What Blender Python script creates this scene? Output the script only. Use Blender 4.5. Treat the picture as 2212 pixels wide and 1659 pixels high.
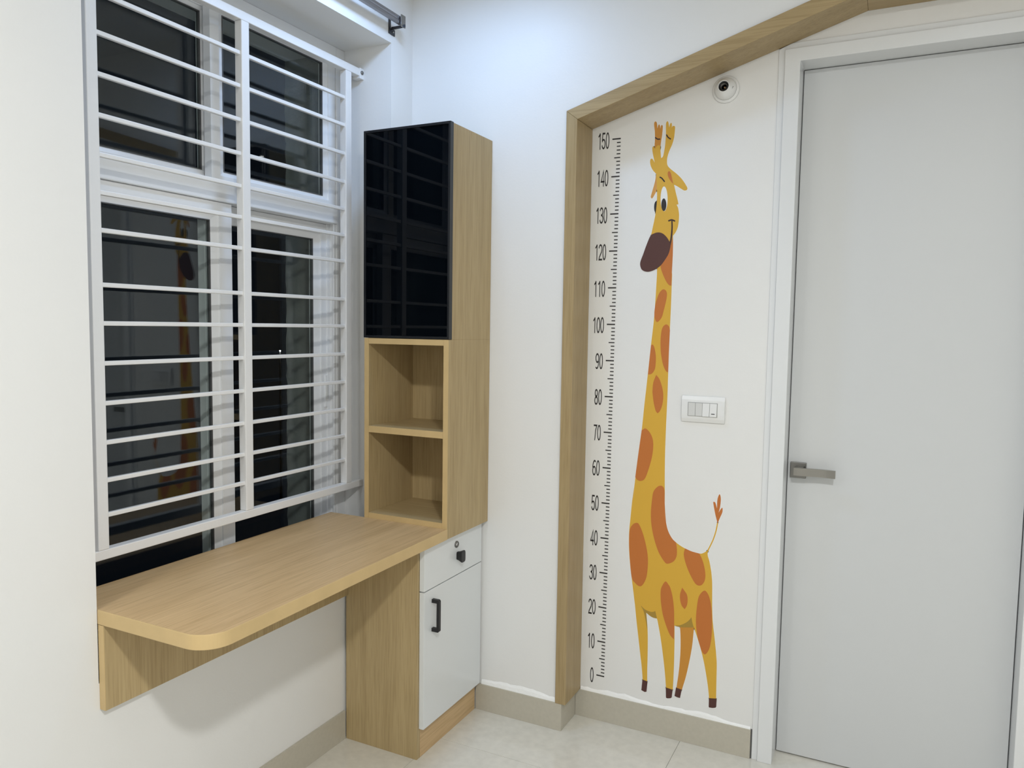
import bpy, bmesh, math, random
from mathutils import Vector, Matrix
from mathutils.geometry import delaunay_2d_cdt

# ------------------------------------------------------------------ reset
for o in list(bpy.data.objects): bpy.data.objects.remove(o, do_unlink=True)
SC = bpy.context.scene
COL = SC.collection
random.seed(7)

# ------------------------------------------------------------------ camera
IW, IH, FPX = 2212.0, 1659.0, 1658.30
CAM = Vector((1.5506, -2.4290, 1.3460))
YAW, PITCH, ROLL = math.radians(26.4419), math.radians(-4.26835), math.radians(0.85257)
FWD = Vector((-math.sin(YAW)*math.cos(PITCH), math.cos(YAW)*math.cos(PITCH), math.sin(PITCH)))
R0 = Vector((math.cos(YAW), math.sin(YAW), 0)); U0 = R0.cross(FWD)
RT = math.cos(ROLL)*R0 + math.sin(ROLL)*U0
UP = -math.sin(ROLL)*R0 + math.cos(ROLL)*U0
cd = bpy.data.cameras.new('camera'); cam = bpy.data.objects.new('camera', cd); COL.objects.link(cam)
cd.sensor_fit = 'HORIZONTAL'; cd.sensor_width = 36.0; cd.lens = 36.0*FPX/IW
cd.clip_start = 0.02; cd.clip_end = 200
cam.matrix_world = Matrix(((RT.x, UP.x, -FWD.x, CAM.x), (RT.y, UP.y, -FWD.y, CAM.y), (RT.z, UP.z, -FWD.z, CAM.z), (0, 0, 0, 1)))
SC.camera = cam

# ------------------------------------------------------------------ world (night outside), exposure
w = bpy.data.worlds.new('night'); SC.world = w; w.use_nodes = True
bg = w.node_tree.nodes['Background']; bg.inputs[0].default_value = (0.010, 0.014, 0.022, 1); bg.inputs[1].default_value = 0.12
SC.view_settings.view_transform = 'Standard'; SC.view_settings.look = 'None'
SC.view_settings.gamma = 1.0; SC.view_settings.use_curve_mapping = False
SC.view_settings.exposure = 0.92
CEIL = 2.50
# two room lamps and a fill lamp added for brightness: (x, y, watts, colour), built as ceiling lamps further down
LAMPS = [(0.33, -0.60, 2.6, (0.42, 0.63, 1.0)), (1.90, -2.42, 21.5, (0.985, 1.0, 0.985)), (0.33, -2.42, 4.0, (0.985, 1.0, 0.985))]

def ray(px, py):
    return FWD + RT*((px-IW/2)/FPX) - UP*((py-IH/2)/FPX)
def on_y(px, py, y):
    d = ray(px, py); t = (y-CAM.y)/d.y; return CAM + d*t

# ------------------------------------------------------------------ materials
def new_mat(name):
    m = bpy.data.materials.new(name); m.use_nodes = True
    return m, m.node_tree, m.node_tree.nodes['Principled BSDF']
def plain(name, col, rough=0.5, metal=0.0, spec=0.5, bump=0.0, bscale=200.0, var=0.0, vscale=3.0, coat=0.0):
    m, nt, b = new_mat(name)
    b.inputs['Base Color'].default_value = (*col, 1); b.inputs['Roughness'].default_value = rough
    b.inputs['Metallic'].default_value = metal; b.inputs['Specular IOR Level'].default_value = spec
    if coat: b.inputs['Coat Weight'].default_value = coat; b.inputs['Coat Roughness'].default_value = 0.15
    tc = nt.nodes.new('ShaderNodeTexCoord')
    if bump:
        n = nt.nodes.new('ShaderNodeTexNoise'); n.inputs['Scale'].default_value = bscale; n.inputs['Detail'].default_value = 3
        bp = nt.nodes.new('ShaderNodeBump'); bp.inputs['Strength'].default_value = bump; bp.inputs['Distance'].default_value = 0.002
        nt.links.new(tc.outputs['Object'], n.inputs['Vector']); nt.links.new(n.outputs['Fac'], bp.inputs['Height']); nt.links.new(bp.outputs['Normal'], b.inputs['Normal'])
    if var:
        n = nt.nodes.new('ShaderNodeTexNoise'); n.inputs['Scale'].default_value = vscale; n.inputs['Detail'].default_value = 5
        r = nt.nodes.new('ShaderNodeValToRGB')
        r.color_ramp.elements[0].position = .3; r.color_ramp.elements[1].position = .7
        r.color_ramp.elements[0].color = (*[c*(1-var) for c in col], 1); r.color_ramp.elements[1].color = (*[min(1, c*(1+var)) for c in col], 1)
        nt.links.new(tc.outputs['Object'], n.inputs['Vector']); nt.links.new(n.outputs['Fac'], r.inputs['Fac']); nt.links.new(r.outputs['Color'], b.inputs['Base Color'])
    return m
def wood(name, axis, light, dark, rough=0.42):
    m, nt, b = new_mat(name); L = nt.links
    tc = nt.nodes.new('ShaderNodeTexCoord')
    def streak(across, along, det):
        mp = nt.nodes.new('ShaderNodeMapping'); s = [across]*3; s['xyz'.index(axis)] = along
        mp.inputs['Scale'].default_value = s
        n = nt.nodes.new('ShaderNodeTexNoise'); n.inputs['Scale'].default_value = 1; n.inputs['Detail'].default_value = det; n.inputs['Roughness'].default_value = .6
        L.new(tc.outputs['Object'], mp.inputs['Vector']); L.new(mp.outputs['Vector'], n.inputs['Vector']); return n
    n1 = streak(26, 1.3, 4); n2 = streak(260, 7.0, 2)
    r1 = nt.nodes.new('ShaderNodeValToRGB'); r1.color_ramp.elements[0].position = .32; r1.color_ramp.elements[1].position = .68
    r1.color_ramp.elements[0].color = (*dark, 1); r1.color_ramp.elements[1].color = (*light, 1)
    r2 = nt.nodes.new('ShaderNodeValToRGB'); r2.color_ramp.elements[0].position = .36; r2.color_ramp.elements[1].position = .52
    r2.color_ramp.elements[0].color = (.86, .84, .80, 1); r2.color_ramp.elements[1].color = (1, 1, 1, 1)
    mx = nt.nodes.new('ShaderNodeMix'); mx.data_type = 'RGBA'; mx.blend_type = 'MULTIPLY'; mx.inputs[0].default_value = 1
    L.new(n1.outputs['Fac'], r1.inputs['Fac']); L.new(n2.outputs['Fac'], r2.inputs['Fac'])
    L.new(r1.outputs['Color'], mx.inputs[6]); L.new(r2.outputs['Color'], mx.inputs[7]); L.new(mx.outputs[2], b.inputs['Base Color'])
    b.inputs['Roughness'].default_value = rough; b.inputs['Specular IOR Level'].default_value = .4
    bp = nt.nodes.new('ShaderNodeBump'); bp.inputs['Strength'].default_value = .12; bp.inputs['Distance'].default_value = .0006
    L.new(n2.outputs['Fac'], bp.inputs['Height']); L.new(bp.outputs['Normal'], b.inputs['Normal'])
    return m
def glass_mat():
    m = bpy.data.materials.new('window_glass'); m.use_nodes = True; nt = m.node_tree; nt.nodes.clear(); L = nt.links
    out = nt.nodes.new('ShaderNodeOutputMaterial'); mix = nt.nodes.new('ShaderNodeMixShader')
    tr = nt.nodes.new('ShaderNodeBsdfTransparent'); tr.inputs[0].default_value = (.88, .91, .90, 1)
    gl = nt.nodes.new('ShaderNodeBsdfGlossy'); gl.inputs['Roughness'].default_value = 0.0; gl.inputs[0].default_value = (.92, .96, 1, 1)
    lw = nt.nodes.new('ShaderNodeLayerWeight'); lw.inputs['Blend'].default_value = .5
    pw = nt.nodes.new('ShaderNodeMath'); pw.operation = 'POWER'; pw.inputs[1].default_value = 5
    ma = nt.nodes.new('ShaderNodeMath'); ma.operation = 'MULTIPLY_ADD'; ma.inputs[1].default_value = .95; ma.inputs[2].default_value = .04
    L.new(lw.outputs['Facing'], pw.inputs[0]); L.new(pw.outputs[0], ma.inputs[0]); L.new(ma.outputs[0], mix.inputs[0])
    L.new(tr.outputs[0], mix.inputs[1]); L.new(gl.outputs[0], mix.inputs[2]); L.new(mix.outputs[0], out.inputs[0])
    return m
def emit(name, col, s):
    m, nt, b = new_mat(name); b.inputs['Emission Color'].default_value = (*col, 1); b.inputs['Emission Strength'].default_value = s
    b.inputs['Base Color'].default_value = (.8, .8, .8, 1); return m
M = dict(
    wall=plain('white_wall_paint', (.80, .795, .78), .45, bump=.10, bscale=160, var=.012, vscale=2.2),
    ceiling=plain('white_ceiling_paint', (.82, .82, .81), .7),
    putty=plain('white_putty', (.93, .93, .92), .8, bump=.5, bscale=90),
    tile=plain('cream_floor_tile', (0.71, 0.69, 0.622), .13, var=.05, vscale=38, coat=.3),
    grout=plain('beige_grout', (.56, .54, .48), .8),
    skirt=plain('grey_skirting_tile', (0.51, 0.4752, 0.3956), .28, var=.03, vscale=90),
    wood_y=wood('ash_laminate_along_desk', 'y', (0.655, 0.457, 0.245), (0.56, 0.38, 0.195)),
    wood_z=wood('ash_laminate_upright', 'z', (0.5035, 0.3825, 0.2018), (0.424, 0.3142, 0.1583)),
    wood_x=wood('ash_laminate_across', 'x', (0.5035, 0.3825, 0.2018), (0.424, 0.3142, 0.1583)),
    edge=plain('edge_band', (.61, .44, .212), .4, var=.05, vscale=14),
    edge_z=plain('edge_band_upright', (.61, .44, .212), .4, var=.05, vscale=14),
    trim=wood('trim_laminate', 'z', (0.4275, 0.3174, 0.1643), (0.3657, 0.2668, 0.1327)),
    trimx=wood('trim_laminate_across', 'x', (0.4275, 0.3174, 0.1643), (0.3657, 0.2668, 0.1327)),
    upvc=plain('white_upvc', (.84, .85, .86), .28),
    gasket=plain('grey_gasket', (.10, .10, .10), .6),
    grille=plain('grille_enamel', (.82, .815, .805), .38, bump=.25, bscale=70),
    glass=glass_mat(),
    black_glass=plain('black_glass', (.0015, .0025, .004), .015, spec=.12),
    black_frame=plain('black_anodised_frame', (.008, .009, .011), .32),
    black=plain('black_powder_coat', (.008, .008, .009), .42),
    laminate=plain('white_laminate', (.765, .785, .79), .25),
    laminate_edge=plain('white_edge_band', (.72, .70, .70), .35),
    doorp=plain('white_door_paint', (.625, .635, .64), .45, bump=.05, bscale=60),
    casing=plain('white_frame_paint', (.76, .77, .775), .25, bump=.10, bscale=50),
    steel=plain('brushed_steel', (.30, .29, .27), .28, metal=1.0, bump=.1, bscale=400),
    steel_dark=plain('satin_rose_steel', (.22, .215, .205), .38, metal=1.0),
    chrome=plain('chrome', (.75, .75, .76), .1, metal=1.0),
    track=plain('dull_aluminium_track', (.30, .29, .30), .35, metal=.9),
    bracket=plain('dark_bracket_steel', (.05, .05, .055), .4, metal=.6),
    plastic=plain('white_plastic', (.80, .80, .79), .22),
    seam=plain('grey_seam', (.34, .34, .33), .6),
    plastic_grey=plain('pale_grey_plastic', (.66, .66, .645), .3),
    socket_in=plain('socket_black', (.006, .006, .006), .4),
    brass=plain('brass_contact', (.55, .36, .2), .3, metal=1.0),
    concrete=plain('grey_exterior_plaster', (.30, .31, .29), .9, bump=.8, bscale=60, var=.15, vscale=12),
    yellow=plain('sticker_yellow', (0.6864, 0.396, 0.0396), .5),
    orange=plain('sticker_orange', (0.53, 0.161, 0.0272), .5),
    amber=plain('sticker_amber', (0.5824, 0.2517, 0.0315), .5),
    amber2=plain('sticker_pale_amber', (.64, .31, .075), .5),
    olive=plain('sticker_olive', (.38, .235, .035), .5),
    brown=plain('sticker_brown', (.080, .026, .021), .5),
    ink=plain('sticker_ink', (.016, .013, .014), .5),
    mouth=plain('sticker_dark_brown', (.040, .013, .012), .5),
    stickwhite=plain('sticker_white', (.84, .84, .83), .5),
    distant=emit('distant_light', (1, 1, .97), 60),
)

# ------------------------------------------------------------------ helpers
def root_loc(o):
    v = Vector((0, 0, 0))
    while o is not None:
        v += o.location; o = o.parent
    return v
def empty(name, loc, label=None, cat=None, group=None, kind=None):
    o = bpy.data.objects.new(name, None); COL.objects.link(o); o.location = loc; o.empty_display_size = .05
    return tag(o, label, cat, group, kind)
def tag(o, label=None, cat=None, group=None, kind=None):
    if label: o['label'] = label
    if cat: o['category'] = cat
    if group: o['group'] = group
    if kind: o['kind'] = kind
    return o
def link(name, bm, mat, parent=None, origin=None, smooth=False):
    """bm is in world coordinates; the object's origin is its parent's (or the given point)."""
    me = bpy.data.meshes.new(name)
    off = root_loc(parent) if parent else Vector(origin or (0, 0, 0))
    bmesh.ops.translate(bm, verts=bm.verts, vec=-off)
    bmesh.ops.recalc_face_normals(bm, faces=bm.faces)
    bm.to_mesh(me); bm.free()
    mats = mat if isinstance(mat, (list, tuple)) else [mat]
    for mm in mats: me.materials.append(mm)
    if smooth:
        for p in me.polygons: p.use_smooth = True
    o = bpy.data.objects.new(name, me); COL.objects.link(o)
    if parent: o.parent = parent
    else: o.location = off
    return o
def add_box(bm, x0, x1, y0, y1, z0, z1, bev=0.0, mi=0):
    nb = bmesh.new()
    vs = [nb.verts.new((x, y, z)) for x in (x0, x1) for y in (y0, y1) for z in (z0, z1)]
    for f in ((0, 1, 3, 2), (4, 6, 7, 5), (0, 4, 5, 1), (2, 3, 7, 6), (0, 2, 6, 4), (1, 5, 7, 3)):
        nb.faces.new([vs[i] for i in f])
    bmesh.ops.recalc_face_normals(nb, faces=nb.faces)
    if bev: bmesh.ops.bevel(nb, geom=list(nb.edges), offset=bev, segments=2, affect='EDGES', profile=.5)
    merge(bm, nb, mi)
def merge(bm, nb, mi=0, mtx=None):
    mp = {}
    for v in nb.verts: mp[v] = bm.verts.new(mtx @ v.co if mtx else v.co)
    for f in nb.faces:
        try: g = bm.faces.new([mp[v] for v in f.verts]); g.material_index = mi; g.smooth = f.smooth
        except ValueError: pass
    nb.free()
def box(name, x0, x1, y0, y1, z0, z1, mat, parent=None, bev=0.0, origin=None):
    bm = bmesh.new(); add_box(bm, x0, x1, y0, y1, z0, z1, bev)
    return link(name, bm, mat, parent, origin)
def boxes(name, lst, mat, parent=None, bev=0.0, origin=None):
    bm = bmesh.new()
    for b in lst: add_box(bm, *b, bev=bev)
    return link(name, bm, mat, parent, origin)
def add_prism_xz(bm, pts, y0, y1, bev=0.0):
    """polygon in the x-z plane extruded along y"""
    nb = bmesh.new()
    a = [nb.verts.new((p[0], y0, p[1])) for p in pts]; b = [nb.verts.new((p[0], y1, p[1])) for p in pts]
    nb.faces.new(a); nb.faces.new(b[::-1]); n = len(pts)
    for i in range(n): nb.faces.new((a[i], b[i], b[(i+1) % n], a[(i+1) % n]))
    bmesh.ops.recalc_face_normals(nb, faces=nb.faces)
    if bev: bmesh.ops.bevel(nb, geom=list(nb.edges), offset=bev, segments=2, affect='EDGES', profile=.5)
    merge(bm, nb)
def prism_xz(name, pts, y0, y1, mat, parent=None, bev=0.0, origin=None):
    bm = bmesh.new(); add_prism_xz(bm, pts, y0, y1, bev); return link(name, bm, mat, parent, origin)
def add_tube(bm, p0, p1, r, seg=12, r2=None, mi=0, cap=True):
    p0, p1 = Vector(p0), Vector(p1); d = p1-p0
    nb = bmesh.new()
    bmesh.ops.create_cone(nb, cap_ends=cap, cap_tris=False, segments=seg, radius1=r, radius2=r if r2 is None else r2, depth=d.length)
    for f in nb.faces: f.smooth = len(f.verts) == 4
    merge(bm, nb, mi, Matrix.Translation((p0+p1)/2) @ d.to_track_quat('Z', 'Y').to_matrix().to_4x4())
def add_lathe(bm, prof, centre, axis, seg=40, mi=0):
    """prof: list of (radius, distance along axis)"""
    nb = bmesh.new(); rings = []
    for r, h in prof:
        rings.append([nb.verts.new((r*math.cos(2*math.pi*k/seg), r*math.sin(2*math.pi*k/seg), h)) for k in range(seg)])
    for a, b in zip(rings, rings[1:]):
        for k in range(seg):
            f = nb.faces.new((a[k], a[(k+1) % seg], b[(k+1) % seg], b[k])); f.smooth = True
    nb.faces.new(rings[0][::-1]); nb.faces.new(rings[-1])
    q = Vector(axis).to_track_quat('Z', 'Y').to_matrix().to_4x4()
    merge(bm, nb, mi, Matrix.Translation(centre) @ q)
def copy_obj(o, parent, loc):
    c = o.copy(); COL.objects.link(c); c.parent = parent; c.location = loc; return c

# ------------------------------------------------------------------ key dimensions (metres)
XR, YF = 2.90, -3.80            # right wall, rear wall
OPEN = (-1.354, -0.253, 0.54, 2.284)   # window opening y0,y1,z0,z1 in the window wall (x = 0)
WALLT = -0.457                  # outer face of the window wall
DJ = -0.1274                    # room face of the wall left of the alcove
ZB = 0.0942                     # skirting height
TXO, TXI, TYF = 0.589, 0.626, -0.138
Z1, Z2 = 2.027, 1.998
APX, APZ = 1.440, 2.243

# ================================================================== STRUCTURE
# floor with tiles
fl = tag(box('floor', -0.02, XR+.05, YF-.05, .15, -.06, -.004, M['grout']), kind='structure')
P = .71; jx, jy = .27, -.36; g = .0006
i0 = -1
tile_mesh = None
for i in range(-1, 4):
    for j in range(-5, 1):
        x0, x1 = jx+i*P+g, jx+(i+1)*P-g; y0, y1 = jy+j*P+g, jy+(j+1)*P-g
        if x1 < 0 or x0 > XR or y1 < YF: continue
        x0, x1, y0, y1 = max(x0, -.01), min(x1, XR), max(y0, YF), min(y1, .12)
        box('tile', x0, x1, y0, y1, -.006, 0.0, M['tile'], fl, bev=.0003)
tag(box('ceiling', -.02, XR+.05, YF-.05, .15, CEIL, CEIL+.1, M['ceiling']), kind='structure')

# window wall (x = 0) with its opening; continues to the rear as the plain wall on the left
oy0, oy1, oz0, oz1 = OPEN
tag(boxes('wall_left', [(WALLT, 0, YF-.05, oy0, -.05, CEIL), (WALLT, 0, oy1, .15, -.05, CEIL),
                        (WALLT, 0, oy0, oy1, oz1, CEIL), (WALLT, 0, oy0, oy1, -.05, oz0)], M['wall']), kind='structure')
# grey unpainted render of the outer reveal on the far side of the window
bm = bmesh.new(); nz = 60; va = []
for k in range(nz+1):
    z = oz0 + (oz1-oz0)*k/nz
    xe = WALLT-.004 + random.uniform(-.004, .004)
    va.append((bm.verts.new((-.262, oy1-.006, z)), bm.verts.new((xe, oy1-.006, z)), bm.verts.new((xe, oy1, z)), bm.verts.new((-.262, oy1, z))))
for a, b in zip(va, va[1:]):
    for q in range(4): bm.faces.new((a[q], a[(q+1) % 4], b[(q+1) % 4], b[q]))
bm.faces.new(va[0]); bm.faces.new(va[-1][::-1])
tag(link('trim_2', bm, M['concrete']), 'rough grey plaster of the outer window reveal', kind='structure')

# back wall with the alcove cut out of it
prism_pts = [(0, -.05), (.603, -.05), (.603, ZB), (TXO, ZB), (TXO, Z1), (APX-.012, APZ+.04), (XR+.05, APZ+.04), (XR+.05, CEIL), (0, CEIL)]
tag(prism_xz('wall_back', prism_pts, DJ, .15, M['wall']), kind='structure')
DX0, DX1, DZ, DY = 1.267, 1.893, 2.128, .079     # door opening and leaf plane
CX0, CX1, CZ = 1.2055, 1.957, 2.184               # outer edges of the door frame
tag(boxes('wall_alcove', [(.58, CX0, 0, .15, -.05, 2.30), (CX0, CX1, 0, .15, CZ, 2.30), (CX1, XR+.05, 0, .15, -.05, 2.30)], M['wall']), kind='structure')
tag(box('wall_right', XR, XR+.05, YF-.05, .15, -.05, CEIL, M['wall']), kind='structure')
tag(box('wall_front', -.02, XR+.05, YF-.05, YF, -.05, CEIL, M['wall']), kind='structure')

# timber lining round the alcove
t1 = empty('trim_1', (TXI, -.07, ZB), 'light ash timber lining framing the alcove with a sloping top', kind='structure')
prism_xz('upright_board', [(TXO, ZB), (TXI, ZB), (TXI, Z2), (TXO, Z1)], TYF, -.0005, M['trim'], t1, bev=.0008)
prism_xz('sloping_board', [(TXO, Z1+.0004), (TXI+.0003, Z2+.0004), (APX, APZ), (APX-.012, APZ+.04)], TYF, -.0005, M['trimx'], t1, bev=.0008)
prism_xz('top_board', [(APX-.0116, APZ+.04), (APX+.0004, APZ), (XR, APZ), (XR, APZ+.04)], TYF, -.0005, M['trimx'], t1, bev=.0008)

# skirting
def putty(parent, p0, p1, nrm, z, seedh=.016):
    """ragged line of white putty above a skirting tile"""
    p0, p1, nrm = Vector(p0), Vector(p1), Vector(nrm)
    n = max(6, int((p1-p0).length/.012)); bm = bmesh.new(); rows = []
    h = seedh
    for k in range(n+1):
        h += random.uniform(-.003, .003); h = min(max(h, seedh*.6), seedh*1.5)
        p = p0.lerp(p1, k/n)
        rows.append([bm.verts.new(p + nrm*d + Vector((0, 0, zz))) for d, zz in ((.0002, z), (.005, z), (.0035, z+h*.6), (.0006, z+h), (.0002, z+h))])
    for a, b in zip(rows, rows[1:]):
        for q in range(5): bm.faces.new((a[q], a[(q+1) % 5], b[(q+1) % 5], b[q]))
    bm.faces.new(rows[0]); bm.faces.new(rows[-1][::-1])
    return link('putty_line', bm, M['putty'], parent)
TB = .008
b1 = empty('baseboard_back', (.45, DJ, 0), kind='structure')
box('skirting_tile', .2845, .603+TB, DJ-TB, DJ, 0, ZB, M['skirt'], b1, bev=.0006)
putty(b1, (.305, DJ, 0), (TXO, DJ, 0), (0, -1, 0), ZB)
box('skirting_tile', .603, .603+TB, DJ+.0005, -TB-.0005, 0, ZB-.001, M['skirt'], b1, bev=.0006)
b2 = empty('baseboard_alcove', (.9, 0, 0), kind='structure')
box('skirting_tile', .603+TB, CX0-.0045, -TB, 0, 0, ZB, M['skirt'], b2, bev=.0006)
box('open_joint', CX0-.0045, CX0-.0005, -.003, 0, 0, ZB, M['gasket'], b2)
putty(b2, (TXI+.002, 0, 0), (CX0-.006, 0, 0), (0, -1, 0), ZB, .012)
b3 = empty('baseboard_left', (0, -1.2, 0), kind='structure')
yy = -.506
while yy > YF+.05:
    y2 = max(yy-.71, YF); box('skirting_tile', 0, TB, y2+.0006, yy, 0, ZB, M['skirt'], b3, bev=.0006); yy = y2
tag(box('baseboard_right', XR-TB, XR, YF, -.14, 0, ZB, M['skirt'], bev=.0006), kind='structure')
tag(box('baseboard_front', 0.01, XR-.01, YF, YF+TB, 0, ZB, M['skirt'], bev=.0006), kind='structure')

# ---- door with its frame
d1 = empty('door_1', ((DX0+DX1)/2, DY, 0), 'white flush door with painted frame beside the giraffe', kind='structure')
def zdiag(x): return Z2 + (APZ-Z2)/(APX-TXI)*(x-TXI)
fy0, fy1 = -.004, -.011
ST = .018
xc = TXI + (CZ-Z2)/((APZ-Z2)/(APX-TXI))
poly_o = [(CX0, 0), (CX0, zdiag(CX0)-.002), (xc, CZ), (CX1, CZ), (CX1, 0), (CX1-ST, 0), (CX1-ST, CZ-ST), (CX0+ST, CZ-ST), (CX0+ST, 0)]
poly_i = [(CX0+ST, 0), (CX0+ST, CZ-ST), (CX1-ST, CZ-ST), (CX1-ST, 0), (DX1, 0), (DX1, DZ), (DX0, DZ), (DX0, 0)]
prism_xz('frame_outer_band', poly_o, fy0, .10, M['casing'], d1, bev=.0012)
prism_xz('frame_inner_band', poly_i, fy1, .115, M['casing'], d1, bev=.0015)
leaf = box('door_leaf', DX0+.002, DX1-.002, DY, DY+.035, .004, DZ-.002, M['doorp'], d1, bev=.0015)
# unseen backing panel behind the leaf so that no light passes the gaps
box('light_blocker', DX0-.02, DX1+.02, DY+.036, DY+.06, 0, DZ+.02, M['casing'], d1)
# lever handle
rose = box('handle_rose', 1.277, 1.3235, DY-.009, DY, .892, .941, M['steel_dark'], leaf, bev=.0015)
bm = bmesh.new()
add_box(bm, 1.293, 1.317, DY-.040, DY-.009, .9065, .9300, .001)
def lever(bm):
    n = 14; rows = []
    for k in range(n+1):
        t = k/n; x = 1.2915+(1.409-1.2915)*t
        yb = DY-.047 + .010*math.sin(min(1, t*1.35)*math.pi/2)**2 - .003*max(0, t-.8)*5
        h = .0118; zc = .9185-.001*t
        rows.append([bm.verts.new((x, yb+dy, zc+dz)) for dy, dz in ((-.0045, -h), (-.0045, h), (.0045, h), (.0045, -h))])
    for a, b in zip(rows, rows[1:]):
        for q in range(4): bm.faces.new((a[q], a[(q+1) % 4], b[(q+1) % 4], b[q]))
    bm.faces.new(rows[0][::-1]); bm.faces.new(rows[-1])
lever(bm); link('handle_lever', bm, M['steel'], leaf)

# ---- window
w1 = empty('window_1', (-.22, (oy0+oy1)/2, oz0), 'white sliding window in two tiers, dark night behind the glass', kind='structure')
FX0, FX1 = -.262, -.196
TZ0, TZ1 = 1.690, 1.742
boxes('window_frame', [(FX0, FX1, oy0, oy0+.044, oz0, oz1), (FX0, FX1, oy1-.044, oy1, oz0, oz1), (FX0, FX1, oy0+.044, oy1-.044, oz1-.035, oz1),
                       (FX0, FX1, oy0+.044, oy1-.044, oz0, oz0+.035)], M['upvc'], w1, bev=.002)
boxes('transom', [(FX0, FX1+.006, oy0+.044, oy1-.044, TZ0, TZ1)], M['upvc'], w1, bev=.003)
# guide ribs of the sliding tracks down the right-hand jamb
boxes('track_rib', [(FX0+.002, FX0+.008, oy1-.056, oy1-.044, oz0+.035, TZ0), (-.232, -.226, oy1-.058, oy1-.044, oz0+.035, TZ0), (FX1-.008, FX1-.002, oy1-.056, oy1-.044, oz0+.035, TZ0)], M['upvc'], w1, bev=.001)
def sash(y0, y1, z0, z1, x0, x1, sl, sr, rb, rtp):
    """one sliding sash: stiles sl/sr wide, rails rb/rtp high; pane and gaskets inside"""
    py0, py1, pz0, pz1 = y0+sl, y1-sr, z0+rb, z1-rtp
    bm = bmesh.new()
    fr = [[(y0, z0), (y1, z0), (y1, z1), (y0, z1)], [(py0, pz0), (py1, pz0), (py1, pz1), (py0, pz1)]]
    m = .38
    mid = [(a[0]+(b[0]-a[0])*m, a[1]+(b[1]-a[1])*m) for a, b in zip(fr[1], fr[0])]
    rings = []
    xi = x1-.004
    for x, lp in ((x0, fr[1]), (x0, fr[0]), (x1, fr[0]), (x1, mid), (xi-.001, mid), (xi-.006, fr[1])):
        rings.append([bm.verts.new((x, p[0], p[1])) for p in lp])
    rings.append(rings[0])
    for a, b in zip(rings, rings[1:]):
        for k in range(4): bm.faces.new((a[k], a[(k+1) % 4], b[(k+1) % 4], b[k]))
    s = link('sash', bm, M['upvc'], w1)
    xm = (x0+x1)/2-.002
    gk = .0025
    boxes('gasket', [(xm-.005, xm+.007, py0, py0+gk, pz0, pz1), (xm-.005, xm+.007, py1-gk, py1, pz0, pz1), (xm-.005, xm+.007, py0+gk, py1-gk, pz0, pz0+gk), (xm-.005, xm+.007, py0+gk, py1-gk, pz1-gk, pz1)], M['gasket'], s)
    box('pane', xm-.0025, xm+.0025, py0+gk, py1-gk, pz0+gk, pz1-gk, M['glass'], s)
    return s
FS = (-.226, -.200); RS = (-.258, -.232)
zu0, zu1 = TZ1+.001, oz1-.036
zl0, zl1 = oz0+.036, TZ0-.001
sash(-.835, oy1-.0455, zu0, zu1, *FS, .052, .055, .036, .030)             # upper, in front
sash(oy0+.0455, -.781, zu0, zu1, *RS, .055, .052, .036, .030)             # upper, behind
sash(oy0+.0455, -.764, zl0, zl1, *FS, .055, .072, .040, .052)             # lower, in front
s4 = sash(-.836, -.284, zl0, zl1, *RS, .078, .083, .040, .054)            # lower, behind
lt = box('latch', -.2325, -.2265, -.322, -.306, 1.055, 1.168, M['upvc'], s4, bev=.002)
box('latch_thumb', -.2275, -.2215, -.319, -.309, 1.085, 1.135, M['plastic_grey'], s4, bev=.0015)

# ---- lamp far off in the dark
dd = ray(605, 758); pl = CAM + dd*26
st = empty('street_lamp', (pl.x, pl.y, -5.0), 'tiny bright white lamp far outside, seen through the right pane', 'lamp')
bm = bmesh.new(); bmesh.ops.create_icosphere(bm, subdivisions=2, radius=.022); bmesh.ops.translate(bm, verts=bm.verts, vec=pl)
link('bulb', bm, M['distant'], st)
bm = bmesh.new(); add_tube(bm, (pl.x, pl.y, -5.0), (pl.x, pl.y, pl.z-.036), .05, 10, .03); link('post', bm, M['black'], st)

# ---- two ceiling lamps and an added fill lamp (above the picture)
def ceiling_lamp(x, y, watts, col, label):
    c = empty('ceiling_lamp', (x, y, CEIL), label, 'lamp', 'round ceiling lamps')
    bm = bmesh.new(); add_lathe(bm, [(.115, 0), (.115, .018), (.105, .026), (.098, .026)], (x, y, CEIL), (0, 0, -1), 40)
    link('lamp_body', bm, M['plastic'], c)
    bm = bmesh.new(); add_lathe(bm, [(.0975, .0262), (.0975, .0270)], (x, y, CEIL), (0, 0, -1), 40)
    link('diffuser', bm, emit('diffuser_light', col, watts*.55), c)
    ld = bpy.data.lights.new('lamp_light', 'AREA'); ld.shape = 'DISK'; ld.size = .19; ld.energy = watts; ld.color = col
    lo = bpy.data.objects.new('lamp_light', ld); COL.objects.link(lo); lo.parent = c; lo.location = (0, 0, -.030)
ceiling_lamp(*LAMPS[0], 'round ceiling lamp above the alcove, out of the picture')
ceiling_lamp(*LAMPS[1], 'round ceiling lamp near the middle of the room, out of the picture')
ceiling_lamp(*LAMPS[2], 'round fill lamp added for brightness near the plain left wall, out of the picture')  # fill lamp, added only to brighten the room

# ================================================================== FURNITURE
DT, DU = .7082, .6762            # desk top and underside
CXR, CYF, CYB = .3202, -.397, DJ-.001
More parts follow.
